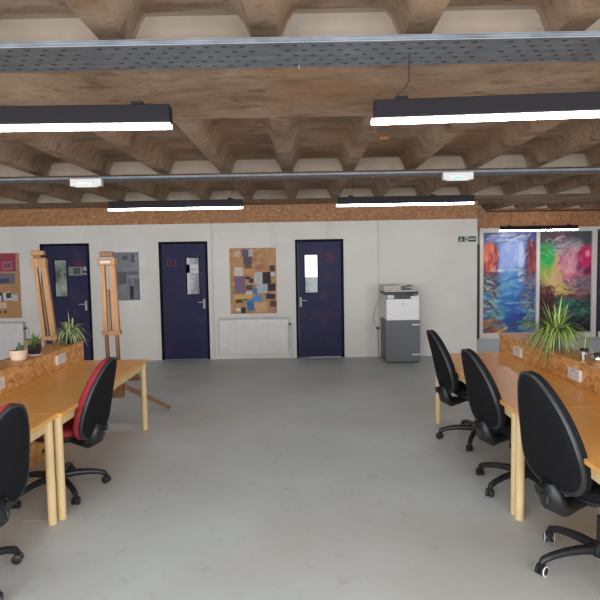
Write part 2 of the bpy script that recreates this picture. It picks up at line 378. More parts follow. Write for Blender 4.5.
def paint_blue():
    n1 = vnoise(HH, WW, 40, 6, 1); n2 = vnoise(HH, WW, 22, 12, 2); n3 = vnoise(HH, WW, 8, 26, 3); n4 = vnoise(HH, WW, 60, 20, 4)
    img = np.zeros((HH, WW, 3)) + np.array((58, 100, 172))
    img = mixin(img, (34, 62, 140), sm(n1, .45, .75)*.8)
    img = mixin(img, (36, 56, 120), 1-sm(V_, .03, .1))
    img = mixin(img, (206, 214, 232), blob(.5, .06, .35, .05, .5, .8, 9)*.8)
    img = mixin(img, (150, 174, 230), blob(.52, .22, .26, .19, .3, .4, 3))
    img = mixin(img, (196, 212, 244), blob(.72, .24, .06, .17, .5, .4, 4)*.9)
    for cu, ru in ((.13, .17), (.93, .13)):
        m = blob(cu, .26, ru, .16, .2, .3, 5)
        img = mixin(img, (150, 44, 44), m); img = mixin(img, (222, 104, 70), m*sm(n3, .5, .75)); img = mixin(img, (96, 30, 50), m*(1-sm(n3, .2, .42)))
    img = mixin(img, (60, 34, 50), blob(.86, .2, .04, .2, .5)*.7)
    img = mixin(img, (96, 40, 44), blob(.1, .44, .2, .06, .5, .5, 6)*.8)
    img = mixin(img, (226, 226, 230), blob(.5, .375, .3, .014, .6, .8, 7))
    img = mixin(img, (92, 158, 210), blob(.5, .5, .26, .13, .5, .6, 8))
    img = mixin(img, (214, 226, 240), blob(.72, .44, .07, .06, .5, .6, 8)*.8)
    side = np.clip(sm(U_, .3, .08) if False else (1-sm(U_, .12, .36)), 0, 1)*sm(V_, .4, .46)
    img = mixin(img, (62, 50, 74), side*.75); img = mixin(img, (196, 178, 96), side*sm(n4, .62, .8)); img = mixin(img, (70, 140, 120), side*sm(n2, .6, .8)*.7)
    side = sm(U_, .72, .92)*sm(V_, .38, .5)*(1-sm(V_, .72, .85))
    img = mixin(img, (74, 60, 86), side*.75); img = mixin(img, (176, 120, 110), side*sm(n4, .6, .8)); img = mixin(img, (120, 160, 190), side*sm(n2, .6, .8)*.7)
    riv = sm(V_, .55, .62)*(1-sm(V_, .86, .95))
    img = mixin(img, (44, 112, 190), riv*sm(n1, .35, .6)*.8); img = mixin(img, (120, 190, 214), riv*sm(n1, .62, .8)*.8)
    img = mixin(img, (96, 190, 180), blob(.25, .78, .2, .07, .5, .8, 12)*.6)
    img = mixin(img, (30, 66, 148), blob(.7, .87, .28, .08, .5, .8, 13))
    img = mixin(img, (190, 88, 40), blob(.16, .95, .26, .08, .4, .7, 14)); img = mixin(img, (150, 34, 34), blob(.1, .985, .15, .035, .4, .5, 15))
    img = mixin(img, (234, 206, 110), blob(.36, .95, .1, .025, .5, .8, 16)); img = mixin(img, (120, 140, 70), blob(.9, .93, .14, .05, .5, .9, 17)*.8)
    img = strokes(img, 60, (.0, .44, 1., .98), [(30, 70, 150), (60, 120, 190), (120, 186, 214), (90, 170, 180), (40, 90, 170)], (.06, .2), (.012, .04), (-.35, .35), 1, .7, 2)
    img = strokes(img, 70, (-.02, .42, .3, .82), [(70, 50, 70), (190, 170, 90), (150, 70, 60), (60, 110, 120), (210, 200, 190), (50, 40, 60), (90, 130, 70)], (.03, .1), (.01, .03), (-.9, .9), 2, .8, 3)
    img = strokes(img, 70, (.72, .36, 1.02, .86), [(80, 66, 92), (160, 110, 110), (110, 150, 180), (60, 50, 70), (180, 160, 120), (70, 100, 90)], (.03, .1), (.01, .03), (-.9, .6), 3, .8, 3)
    img = strokes(img, 40, (.3, .0, .9, .4), [(190, 204, 240), (150, 172, 226), (120, 150, 214), (220, 226, 244)], (.04, .14), (.01, .035), (1.0, 2.1), 4, .5, 2)
    img = strokes(img, 45, (.0, .14, .28, .4), [(220, 110, 80), (170, 60, 50), (110, 34, 50), (236, 170, 130), (190, 80, 60)], (.04, .12), (.008, .02), (1.3, 1.9), 5, .7)
    img = strokes(img, 30, (.84, .1, 1., .42), [(190, 70, 60), (110, 34, 50), (220, 120, 90), (70, 40, 70)], (.05, .14), (.008, .02), (1.3, 1.8), 6, .7)
    img = strokes(img, 26, (.1, .02, .9, .1), [(40, 70, 140), (210, 216, 232), (90, 120, 190), (30, 50, 110)], (.06, .2), (.015, .03), (-.5, .5), 7, .7, 3)
    img = strokes(img, 30, (.0, .88, .5, 1.), [(200, 100, 50), (160, 50, 40), (230, 200, 110), (110, 120, 70), (60, 70, 120)], (.04, .12), (.012, .03), (-.6, .3), 8, .75, 3)
    img = strokes(img, 24, (.55, .84, 1., 1.), [(40, 80, 160), (120, 140, 70), (190, 190, 110), (60, 70, 60), (90, 160, 200)], (.05, .16), (.01, .03), (-.7, -.1), 9, .7, 3)
    return img
def paint_pink():
    n1 = vnoise(HH, WW, 14, 10, 21); n2 = vnoise(HH, WW, 30, 18, 22); n3 = vnoise(HH, WW, 9, 7, 23)
    img = np.zeros((HH, WW, 3)) + np.array((150, 110, 120))
    img = mixin(img, (74, 80, 86), 1-sm(V_+.08*n1, .12, .24)); img = mixin(img, (176, 170, 172), blob(.45, .16, .34, .12, .5, 1.2, 24)*.85)
    img = mixin(img, (108, 66, 84), blob(.3, .05, .35, .04, .5, .6, 25)*.7)
    img = mixin(img, (218, 186, 124), blob(.32, .46, .2, .22, .5, .4, 26)); img = mixin(img, (228, 190, 110), blob(.42, .6, .24, .07, .5, .5, 27))
    img = mixin(img, (140, 176, 70), blob(.1, .38, .14, .12, .5, .5, 28)); img = mixin(img, (52, 176, 88), blob(.14, .22, .19, .12, .3, .4, 29)); img = mixin(img, (30, 140, 60), blob(.08, .2, .08, .06, .5, .4, 30)*.7)
    img = mixin(img, (222, 132, 156), blob(.62, .36, .22, .17, .5, .5, 31)); img = mixin(img, (240, 186, 190), blob(.58, .4, .1, .1, .5, .9, 32)*.8)
    img = mixin(img, (206, 84, 120), blob(.7, .46, .2, .05, .5, .8, 33)*.7)
    img = mixin(img, (120, 30, 84), blob(.9, .36, .17, .07, .4, .4, 34)); img = mixin(img, (206, 40, 104), blob(.9, .25, .16, .11, .15)); img = mixin(img, (246, 150, 180), blob(.93, .22, .05, .035, .5))
    img = mixin(img, (86, 96, 104), blob(.8, .5, .22, .04, .5, .9, 35)*.8)
    low = sm(V_ + .05*n1, .62, .7)
    img = mixin(img, (44, 30, 40), low); img = mixin(img, (140, 84, 84), blob(.55, .665, .34, .035, .6, .9, 36)*.8)
    img = mixin(img, (46, 104, 92), low*blob(.66, .77, .34, .1, .4, .8, 37)); img = mixin(img, (74, 140, 118), low*sm(n2, .58, .72)*blob(.66, .75, .3, .09, .5))
    img = mixin(img, (28, 24, 34), sm(V_, .82, .9)); img = mixin(img, (40, 62, 66), sm(V_, .86, .96)*sm(n2, .55, .8)*.7)
    img = mixin(img, (92, 40, 40), blob(.12, .64, .18, .1, .3, .5, 38)); img = mixin(img, (60, 26, 34), blob(.14, .72, .2, .06, .4, .4, 39))
    d = np.sqrt(((U_-.22)/.075)**2 + ((V_-.585)/.04)**2); img = mixin(img, (70, 34, 36), (1-sm(np.abs(d-1), .15, .4)))
    img = strokes(img, 46, (.1, .05, .8, .24), [(196, 190, 192), (110, 112, 118), (150, 140, 146), (80, 84, 92), (214, 208, 206)], (.04, .14), (.01, .03), (-1.0, .4), 11, .6, 5)
    img = strokes(img, 60, (.35, .24, .85, .52), [(226, 140, 164), (240, 190, 196), (200, 90, 130), (214, 160, 160), (190, 120, 150)], (.05, .14), (.01, .03), (.3, 2.4), 12, .55, 6)
    img = strokes(img, 40, (.05, .3, .5, .62), [(222, 190, 120), (200, 190, 100), (230, 200, 140), (180, 170, 90)], (.05, .16), (.015, .04), (.6, 1.6), 13, .5, 3)
    img = strokes(img, 40, (.5, .48, 1., .62), [(120, 90, 110), (90, 96, 104), (180, 130, 140), (70, 60, 80), (210, 206, 200)], (.03, .1), (.008, .02), (-.6, .6), 14, .7, 4)
    img = strokes(img, 60, (.3, .68, 1., .9), [(44, 100, 90), (74, 140, 118), (28, 50, 54), (40, 30, 44), (96, 150, 130)], (.05, .16), (.012, .03), (-.8, .8), 15, .6, 6)
    img = strokes(img, 40, (.0, .55, .4, .95), [(92, 40, 40), (60, 26, 34), (40, 24, 34), (130, 70, 60), (50, 40, 60)], (.04, .12), (.012, .03), (-.9, .9), 16, .6, 4)
    return img
def paint_dusk():
    n1 = vnoise(HH, WW, 30, 9, 41); n2 = vnoise(HH, WW, 12, 10, 42)
    img = np.zeros((HH, WW, 3)) + np.array((52, 62, 92))
    img = mixin(img, (88, 60, 46), 1-sm(V_ + .1*n2, .2, .3)); img = mixin(img, (150, 120, 96), (1-sm(V_, .2, .3))*sm(n1, .55, .75))
    img = mixin(img, (38, 48, 80), sm(V_, .35, .6)); img = mixin(img, (86, 104, 136), sm(n1, .6, .8)*sm(V_, .3, .4)*.6)
    return img
cm = mat('painted_canvas', (.5, .5, .5), .35); nt = cm.node_tree
at = nt.nodes.new('ShaderNodeVertexColor'); at.layer_name = 'paint'
nt.links.new(at.outputs['Color'], nt.nodes['Principled BSDF'].inputs['Base Color'])
def painting(img, x0, x1, z0, z1, y, label):
    img = np.clip(img, 0, 255)/255.; img = np.where(img <= .04045, img/12.92, ((img+.055)/1.055)**2.4)
    bm = bmesh.new(); rows = []
    for j in range(HH):
        z = z1 + (z0-z1)*j/(HH-1)
        rows.append([bm.verts.new((x0 + (x1-x0)*i/(WW-1), y, z)) for i in range(WW)])
    for j in range(HH-1):
        for i in range(WW-1): bm.faces.new((rows[j+1][i], rows[j+1][i+1], rows[j][i+1], rows[j][i]))
    mb = MB(); mb.bm.free(); mb.bm = bm
    back = MB().box((x0, y+.001, z0), (x1, y+.03, z1))
    me = bpy.data.meshes.new('canvas'); bm.to_mesh(me); bm.free(); me.materials.append(cm)
    ca = me.color_attributes.new('paint', 'FLOAT_COLOR', 'POINT')
    buf = np.ones((HH*WW, 4), np.float32); buf[:, :3] = img.reshape(-1, 3); ca.data.foreach_set('color', buf.ravel())
    t = thing('painting', label, 'painting', (0,0,0), group='tall paintings in the white frame')
    o = bpy.data.objects.new('canvas', me); COL.objects.link(o); o.parent = t
    back.build('backing_board', M['white_trim'], t)
    return t
painting(paint_blue(), 3.855, 4.983, .115, 2.262, YR, 'tall blue abstract painting with red columns either side of a river')
painting(paint_pink(), 5.055, 6.165, .115, 2.262, YR, 'tall abstract painting with green blob and magenta balloon shape behind spider plant')
painting(paint_dusk(), 6.31, 7.2, .115, 2.262, YR, 'dark brown and blue painting cut off at the right edge')

# ------------------------------------------------------------------ doors
def handle(parent, x, z, sgn):
    h = MB(); h.box((x-.02, YW-.012, z-.085), (x+.02, YW, z+.085))
    h.tube([(x, YW-.012, z+.03), (x, YW-.05, z+.03)], .009, 10)
    h.tube([(x, YW-.05, z+.03), (x+sgn*.11, YW-.052, z+.028)], [.01, .008], 10)
    h.build('handle', M['grey_plastic'], parent, smooth=True, bevel=.002)
def door(n, x0, x1, red, pane_x, pane_z, hx, hs):
    leaf = MB(); y0 = YW+.012
    a, b = pane_x; c, d = pane_z; fx0, fx1 = x0+.045, x1-.045; zt = DH-.045
    leaf.box((fx0, y0, .01), (a, y0+.045, zt)); leaf.box((b, y0, .01), (fx1, y0+.045, zt))
    leaf.box((a, y0, .01), (b, y0+.045, c)); leaf.box((a, y0, d), (b, y0+.045, zt))
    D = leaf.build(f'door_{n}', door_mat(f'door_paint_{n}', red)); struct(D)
    F = MB(); F.box((x0, YW-.008, 0), (x0+.043, YW+.1, DH)); F.box((x1-.043, YW-.008, 0), (x1, YW+.1, DH)); F.box((x0+.043, YW-.008, DH-.043), (x1-.043, YW+.1, DH))
    F.build('door_frame', M['door_frame'], D, bevel=.003)
    bead = MB(); w = .016
    bead.box((a-w, y0-.006, c-w), (a, y0+.01, d+w)); bead.box((b, y0-.006, c-w), (b+w, y0+.01, d+w))
    bead.box((a, y0-.006, c-w), (b, y0+.01, c)); bead.box((a, y0-.006, d), (b, y0+.01, d+w))
    bead.build('glazing_bead', M['door_frame'], D)
    handle(D, hx, 1.0, hs)
    return D, y0
# door 1
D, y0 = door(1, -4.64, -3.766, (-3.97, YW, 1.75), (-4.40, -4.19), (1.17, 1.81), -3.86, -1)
MB().box((-4.40, y0+.012, 1.17), (-4.19, y0+.02, 1.81)).build('vision_panel', M['pane_green'], D)
pl = MB().box((-4.15, y0-.004, 1.54), (-3.905, y0, 1.69)).build('sign_plate', flat(142, 140, 136), D)
MB().box((-4.07, y0-.006, 1.56), (-3.94, y0-.0035, 1.675)).build('sign_face', flat(78, 76, 74), pl)
b_ = MB(); 
for k in range(14):
    t0 = k/14*1.6*PI; 
    t1 = (k+1)/14*1.6*PI
    b_.bar((-4.115+.022*math.cos(t0+1)*(1 if k < 7 else -1)*.9, y0-.006, 1.615+.0045*(7-k)*1.6), (-4.115+.022*math.cos(t1+1)*(1 if k < 7 else -1)*.9, y0-.006, 1.615+.0045*(6-k)*1.6), .006, .012)
b_.build('sign_emblem', flat(60, 60, 62), pl)
sq = MB().box((-3.885, y0-.005, 1.62), (-3.835, y0, 1.69)).box((-3.885, y0-.005, 1.55), (-3.84, y0, 1.58)).build('door_sticker', M['grey_plastic'], D)
# door 2
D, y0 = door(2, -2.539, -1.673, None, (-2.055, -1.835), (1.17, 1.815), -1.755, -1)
MB().box((-2.055, y0+.012, 1.17), (-1.835, y0+.02, 1.815)).build('vision_panel', M['pane_dark'], D)
MB().box((-2.052, y0+.008, 1.55), (-1.85, y0+.0115, 1.70)).box((-2.052, y0+.008, 1.17), (-2.0, y0+.0115, 1.81)).build('notice', M['paper'], D)
n_ = MB()
for z in (1.615, 1.60): n_.box((-1.99, y0+.006, z), (-1.88, y0+.0078, z+.006))
n_.build('notice_text', flat(90, 90, 92), D)
tx = bpy.data.curves.new('door_number', 'FONT'); tx.body = '03'; tx.size = .19; tx.extrude = .001; tx.align_x = 'CENTER'
o = bpy.data.objects.new('door_number', tx); COL.objects.link(o); o.parent = D; o.location = (-2.315, y0-.002, 1.665); o.rotation_euler = (PI/2, 0, 0)
tx.materials.append(M['red_paint'])
# door 3
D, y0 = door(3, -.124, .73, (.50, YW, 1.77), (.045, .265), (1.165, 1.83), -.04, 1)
MB().box((.045, y0+.012, 1.44), (.265, y0+.02, 1.83)).build('vision_panel', M['pane_bright'], D)
MB().box((.045, y0+.012, 1.165), (.265, y0+.02, 1.44)).build('lower_pane', M['pane_grey'], D)
MB().box((.1, y0+.005, .0), (.66, y0+.04, .009)).build('threshold_strip', M['white_plastic'], D)

# ------------------------------------------------------------------ wall fittings
def pinboard(name, label, x0, x1, z0, z1, base, items, cat, fw=.0, frame=None):
    """items: (x0,z0,x1,z1 fractions from the top left, colour)"""
    t = thing(name, label, cat, ((x0+x1)/2, YW, z0))
    w, h = x1-x0, z1-z0
    MB().box((-w/2, -.018, 0), (w/2, -.0005, h)).build('board', base, t, bevel=.002)
    for k, (a, b, c, d, colr) in enumerate(items):
        y = -.0185 - .0012*(k % 9 + 1)
        hw, hh = (c-a)*w/2, (d-b)*h/2; rot = rng.uniform(-.09, .09) if cat == 'pinboard' and (c-a) < .5 else 0.
        MB().box((-hw, -.0004, -hh), (hw, .0004, hh), mtx=Matrix.Translation((-w/2 + (a+c)/2*w, y-.0004, h-(b+d)/2*h)) @ Matrix.Rotation(rot, 4, 'Y')).build('pinned_sheet', flat(*colr), t)
    if frame:
        F = MB(); F.box((-w/2-fw, -.024, -fw), (-w/2, -.0005, h+fw)); F.box((w/2, -.024, -fw), (w/2+fw, -.0005, h+fw))
        F.box((-w/2, -.024, -fw), (w/2, -.0005, 0)); F.box((-w/2, -.024, h), (w/2, -.0005, h+fw))
        F.build('frame', frame, t, bevel=.002)
    return t
def fr_items(lst, ox, oy, sx, sy): return [((a-ox)/sx, (b-oy)/sy, (c-ox)/sx, (d-oy)/sy, k) for a, b, c, d, k in lst]
items = fr_items([
 (105,85,150,125,(196,172,146)), (165,70,215,125,(98,88,118)), (215,75,250,95,(190,186,190)), (215,102,245,122,(186,182,186)), (175,125,240,178,(92,76,84)), (180,178,235,210,(110,84,84)),
 (175,215,260,250,(196,146,88)), (105,200,172,265,(206,192,178)), (105,268,183,395,(122,96,120)), (115,278,155,298,(196,186,196)), (118,370,160,388,(150,124,146)),
 (270,185,325,220,(168,98,92)), (372,190,410,235,(70,56,52)), (325,200,372,225,(176,120,84)), (250,240,315,330,(182,182,182)), (318,240,378,325,(40,38,44)), (355,325,412,380,(44,42,48)),
 (378,245,412,270,(206,196,190)), (185,270,222,290,(52,44,46)), (215,285,248,318,(58,50,54)), (190,335,240,370,(74,66,82)), (270,330,350,395,(172,178,186)), (238,358,275,402,(96,120,156)),
 (190,382,236,405,(200,200,200)), (100,405,240,435,(206,166,88)), (112,437,160,465,(88,58,44)), (170,435,200,447,(96,66,50)), (340,400,408,440,(50,44,48)), (370,450,415,498,(84,66,60)),
 (245,412,312,456,(84,140,190)), (195,450,245,522,(48,104,176)), (210,430,250,460,(70,126,186)), (150,498,183,543,(44,42,48)), (108,500,145,525,(214,206,196)), (255,460,345,530,(204,164,118))], 70, 62, 350, 483)
pinboard('pinboard', 'cork pinboard crowded with flyers above the white radiator between two doors', -1.285, -.465, .81, 1.97, M['cork'], items, 'pinboard')
W = 190.
items = fr_items([
 (-140,30,40,180,(128,104,64)), (45,30,160,180,(150,56,76)), (68,95,135,165,(176,104,118)), (76,108,127,152,(128,76,92)), (0,60,38,110,(56,48,40)), (-100,50,-20,150,(84,100,110)),
 (-150,195,150,285,(104,104,112)), (20,240,110,280,(70,74,84)), (-60,210,0,260,(150,140,120)), (60,292,150,345,(170,126,92)), (-120,290,20,350,(182,148,112)),
 (-130,355,60,430,(70,66,70)), (62,355,118,425,(196,192,194)), (84,360,120,405,(58,54,60)), (118,375,165,430,(186,184,190)), (20,385,50,428,(206,204,206)),
 (-130,440,85,490,(208,180,146)), (-20,505,0,528,(50,42,40)), (28,512,42,532,(50,42,40)), (64,512,80,532,(50,42,40))], -140, 25, 322, 550)
pinboard('pinboard', 'brown pinboard with crimson panel at left picture edge over a radiator', -5.84, -5.017, .80, 1.955, flat(176, 132, 92), items, 'pinboard')
items = fr_items([(305,140,355,150,(152,152,153)), (120,120,200,150,(76,78,83)), (185,180,215,205,(112,113,115)), (190,235,360,262,(96,97,102)), (195,290,245,340,(108,110,115)), (275,290,360,330,(97,99,104)),
 (225,345,270,440,(35,35,38)), (275,335,362,380,(104,105,110)), (275,388,362,440,(112,115,121)), (205,352,222,440,(92,94,99)), (250,110,300,170,(83,84,88)), (30,240,170,330,(88,89,92)), (270,418,320,428,(148,150,152))], -15, 95, 390, 355)
pinboard('poster', 'framed dark grey poster hanging behind the upright easel', -3.33, -2.885, 1.08, 1.935, M['poster_dark'], items, 'poster', .016, M['white_plastic'])

def radiator(label, x0, x1, z0, z1):
    w = x1-x0; t = thing('radiator', label, 'radiator', ((x0+x1)/2, YW-.004, 0), group='white panel radiators')
    p = MB(); p.box((-w/2, -.075, z0), (w/2, -.06, z1-.02))
    n = int(w/.042)
    for k in range(n):
        x = -w/2 + w*(k+.5)/n
        p.poly([(x-.016, -.075, z0+.04), (x-.010, -.0785, z0+.05), (x+.010, -.0785, z0+.05), (x+.016, -.075, z0+.04)], (0, 0, z1-z0-.12))
    p.build('front_panel', M['rad'], t, bevel=.002)
    MB().box((-w/2, -.03, z0), (w/2, -.02, z1-.02)).build('rear_panel', M['rad'], t)
    g = MB(); g.box((-w/2-.004, -.082, z1-.035), (w/2+.004, -.076, z1)); g.box((-w/2-.004, -.02, z1-.035), (w/2+.004, -.014, z1))
    for k in range(int(w/.02)): g.box((-w/2 + .02*k, -.076, z1-.008), (-w/2 + .02*k+.01, -.02, z1-.002))
    g.box((-w/2-.006, -.078, z0), (-w/2, -.014, z1)); g.box((w/2, -.078, z0), (w/2+.006, -.014, z1))
    g.build('top_grille', M['rad_grille'], t)
    for s in (-1, 1): MB().box((s*w*.35-.02, -.02, z0+.05), (s*w*.35+.02, 0, z1-.08)).build('wall_bracket', M['rad'], t)
    v = MB(); v.tube([(w/2+.006, -.045, z1-.12), (w/2+.05, -.045, z1-.12)], .012, 10)
    v.cyl((w/2+.035, -.1, z1-.12), (w/2+.035, -.04, z1-.12), .018, 12)
    v.build('valve', flat(90, 84, 80), t, smooth=True)
    pp = MB(); pp.tube([(w/2+.05, -.045, z1-.12), (w/2+.062, -.045, z1-.14), (w/2+.062, -.045, .0)], .008, 8)
    pp.build('feed_pipe', M['rad'], t, smooth=True)
    return t
radiator('white panel radiator below the flyer pinboard between the doors', -1.49, -.27, .10, .735)
radiator('white panel radiator at left edge behind the potted plants', -6.2, -4.97, .075, .735)

def pipe(label, x, z0, z1):
    t = thing('conduit', label, 'pipe', (x, YW, z0))
    MB().tube([(0, -.013, 0), (0, -.013, z1-z0)], .0125, 10).build('tube', M['wall'], t, smooth=True)
    n = int((z1-z0)/.5)
    for k in range(n+1):
        z = .06 + (z1-z0-.12)*k/n
        MB().box((-.02, -.03, z-.008), (.02, 0, z+.008)).build('pipe_clip', M['white_trim'], t)
pipe('white conduit running down the wall above the printer socket', 1.345, .62, 2.41)
pipe('white conduit beside middle door running to the floor', -1.595, .0, 2.41)
t = thing('wall_socket', 'white wall socket with black plug left of the printer', 'socket', (1.32, YW, .47))
MB().box((-.045, -.012, 0), (.045, 0, .09)).build('socket_plate', M['white_plastic'], t, bevel=.003)
MB().box((-.025, -.05, .02), (.025, -.0125, .07)).build('plug', M['black_plastic'], t, bevel=.006)
# exit sign
t = thing('exit_sign', 'small green and white running-man exit sign on wall near its right end', 'sign', (2.91, YW, 2.01))
MB().box((-.158, -.006, 0), (.158, 0, .105)).build('sign_panel', flat(176, 178, 168), t)
g = MB(); g.box((-.152, -.008, .008), (-.045, -.0061, .097)); g.box((.025, -.008, .008), (.152, -.0061, .097)); 
g.box((-.035, -.008, .046), (-.005, -.0061, .06)); g.poly([(-.006, -.008, .035), (.016, -.008, .053), (-.006, -.008, .071)], (0, .0018, 0))
g.build('sign_print', M['sign_green'], t)
g = MB(); g.box((-.122, -.0095, .03), (-.098, -.0081, .062)); g.lathe([(.0, -.009), (.008, -.004), (.009, .002), (.004, .009)], (-.1, -.0085, .074), 8)
g.bar((-.112, -.009, .034), (-.132, -.009, .016), .008, .002, up=(0,1,0)); g.bar((-.106, -.009, .034), (-.088, -.009, .02), .008, .002, up=(0,1,0)); g.bar((-.11, -.009, .058), (-.086, -.009, .048), .007, .002, up=(0,1,0))
g.box((.036, -.0095, .04), (.140, -.0081, .066))
g.build('sign_symbols', flat(196, 204, 196), t)

# ------------------------------------------------------------------ cable trays, lamps
def cable_tray(label, x0, x1, y0, y1, z, rows, holes):
    t = thing('cable_tray', label, 'cable tray', (0, (y0+y1)/2, z))
    w = (y1-y0)/2
    p = MB(); p.box((x0, -w, 0), (x1, w, .003)); p.box((x0, -w, .003), (x1, -w+.003, .02)); p.box((x0, w-.003, .003), (x1, w, .02))
    p.box((x0, -w-.006, .016), (x1, -w, .02)); p.tube([(x0, -w, .0), (x1, -w, .0)], .004, 8)
    L = holes; n = int((x1-x0)/L)
    for k in range(n):
        if (k*7) % 23 in (3, 4): continue
        for j in range(rows):
            yy = -w + (j+.7)*2*w/(rows+.4); xx = x0 + (k+.5)*L + (.5*L if j % 2 else 0)
            p.box((xx-.011, yy-.0035, -.0012), (xx+.011, yy+.0035, .0), 1)
    p.build('tray', [M['steel'], M['hole']], t)
    n = int((x1-x0)/1.4)
    for k in range(n+1):
        x = x0 + .2 + (x1-x0-.4)*k/n
        for yy, zz in ((w-.03, -.02), (-w+.03, -.006)):
            MB().cyl((x, yy, zz), (x, yy, ZC-z), .004, 8).build('hanger_rod', M['steel'], t)
    return t
cable_tray('wide perforated steel cable tray crossing the ceiling nearest the camera', -3.2, 3.2, 2.375, 2.675, 2.615, 5, .075)
cable_tray('perforated steel cable tray crossing the ceiling farther back, holding two emergency lights', -6.2, 6.4, 6.02, 6.22, 2.628, 2, .11)

def lamp(label, p0, p1, led, wires, group='linear batten lights', tray_z=2.615):
    p0 = Vector(p0); p1 = Vector(p1); c = (p0+p1)/2; L = (p1-p0).length; a = math.atan2(p1.y-p0.y, p1.x-p0.x)
    t = thing('batten_light', label, 'ceiling light', c, a, group)
    MB().box((-L/2, -.034, .0185), (L/2, .034, .096)).build('housing', M['lamp_body'], t, bevel=.003)
    MB().box((-L/2-.01, -.026, 0), (L/2, .026, .018)).build('diffuser', led, t, bevel=.004)
    for k, (wx, top) in enumerate(wires):
        MB().box((wx-.025, -.02, .0965), (wx+.025, .02, .112)).build('mount_clip', M['lamp_body'], t)
        if top: MB().tube([(wx-.03, 0, .112), (wx+.015, .0, .15), (wx+.03, 0, .18), (wx+.032, 0, top-c.z)], .003, 6).build('suspension_cable', M['cable'], t)
    return t
lamp('black batten light at upper left, its right end in view under the near tray', (-2.07, 2.47, 2.305), (-.565, 2.50, 2.305), M['led'], [(.61, None), (-.6, None)])
lamp('black batten light at upper right hanging by a cable from near tray', (.325, 2.52, 2.312), (1.83, 2.42, 2.312), M['led'], [(-.63, 2.61), (.6, 2.61)])
lamp('black batten light in front of middle door, left one of far pair', (-2.04, 6.0, 2.288), (-.625, 6.0, 2.288), M['led'], [(-.58, 2.62), (.58, 2.62)])
lamp('black batten light near the white wall end, right one of far pair', (.385, 6.0, 2.288), (1.825, 6.0, 2.294), M['led'], [(-.58, 2.62), (.28, 2.62)])
lamp('batten light hanging in front of the tall paintings', (3.87, 11.0, 2.24), (5.37, 11.0, 2.24), M['led_dim'], [(-.58, 2.71), (.58, 2.71)])

def emergency(label, x0, x1):
    t = thing('emergency_light', label, 'emergency light', ((x0+x1)/2, 5.98, 2.545), group='emergency lights on the far tray')
    w = (x1-x0)/2
    MB().box((-w, -.035, .0), (w, .035, .078)).build('casing', M['white_plastic'], t, bevel=.006)
    MB().box((-w*.5, -.0375, .014), (w*.35, -.0355, .036)).box((-w*.7, -.025, -.006), (w*.7, .025, -.0005)).build('diffuser', M['soft_led'], t)
    MB().box((-.012 if x0 < 0 else -.06, -.039, .012), (.02 if x0 < 0 else .06, -.0378, .024)).build('indicator', M['exit_led'], t)
emergency('white emergency light with green indicator on the left of the far cable tray', -2.43, -2.10)
emergency('white emergency light on the far cable tray right of centre above exit sign', 1.49, 1.81)
t = MB().tube([(3.9, YR-.1, 2.70), (5.0, YR-.1, 2.70), (7.15, YR-.1, 2.69)], .012, 8).build('conduit', M['cable'], smooth=True)
tag(t, 'dark thin conduit running along ceiling above the paintings', 'pipe')

o = MB().box((-.045, -.06, 0), (.045, .06, .003)).build('ceiling_tag', flat(206, 150, 60), loc=(.78, 5.33, 2.853)); tag(o, 'small orange tag stuck to the ceiling above middle of the room', 'tag')
# ------------------------------------------------------------------ printer
t = thing('printer_cabinet', 'dark grey printer cabinet standing on floor against white wall', 'cabinet', (1.652, 9.25, 0))
w = .288
MB().box((-w, .012, .02), (w, .56, .715)).build('carcass', M['cabinet'], t, bevel=.006)
dr = MB().box((-w+.004, 0, .03), (w-.004, .0115, .71)).build('cabinet_door', M['cabinet'], t, bevel=.003)
for z in (.13, .63): MB().box((.15, -.002, z), (.275, -.0005, z+.022)).build('white_label', M['paper'], dr)
MB().box((-w+.02, .03, 0), (w-.02, .54, .0195)).build('plinth', M['black_plastic'], t)
t = thing('printer', 'white multifunction office printer with black scanner lid on grey cabinet', 'printer', (1.652, 9.25, .7155))
MB().box((-.27, .005, 0), (.275, .53, .355)).box((.13, .01, .355), (.275, .5, .40)).box((-.27, .1, .355), (-.12, .5, .42)).build('body', M['printer'], t, bevel=.008)
MB().box((-.12, .06, .3555), (.1295, .5, .43)).build('paper_output', M['black_plastic'], t)
MB().box((-.27, .02, .3555), (-.255, .05, .42)).box((-.118, .0, .36), (.12, .058, .375)).box((-.12, .02, .376), (.13, .058, .428)).build('output_tray', M['black_plastic'], t)
MB().box((-.30, -.02, .4305), (.25, .53, .475)).build('scanner', M['black_plastic'], t, bevel=.008)
s = MB(); s.box((-.30, .0, .476), (.22, .52, .50)); s.poly([(-.30, .1, .5), (-.30, .5, .5), (-.30, .5, .575), (-.30, .16, .575)], (.3, 0, 0)); s.build('document_feeder', flat(214, 208, 200), t, bevel=.008)
s = MB(); s.poly([(0.0, .12, .515), (.0, .46, .515), (.20, .46, .565), (.20, .12, .565)], (0, 0, .008)); s.build('feeder_tray', flat(150, 146, 142), t)
s = MB(); s.poly([(-.01, .09, .501), (.12, .09, .501), (.16, .09, .53), (.0, .09, .53)], (0, .01, 0)); s.build('feeder_slot', M['black_plastic'], t)
MB().lathe([(.0, .0), (.016, .0), (.016, .002), (.0, .002)], (0, 0, 0), 20).build('round_logo', M['grey_plastic'], t, loc=(.0, .004, .27)).rotation_euler = (PI/2, 0, 0)
MB().box((.04, -.026, .44), (.235, -.0205, .472)).build('control_strip', flat(60, 62, 66), t)
c = MB().tube([(1.344, 9.74, 1.10), (1.335, 9.79, 1.04), (1.27, 9.84, .86), (1.235, 9.87, .68), (1.26, 9.88, .58), (1.318, 9.875, .525)], .006, 8).build('power_cable', M['grey_plastic'], smooth=True)
tag(c, 'thin pale cable looping from the printer to wall plug', 'cable')
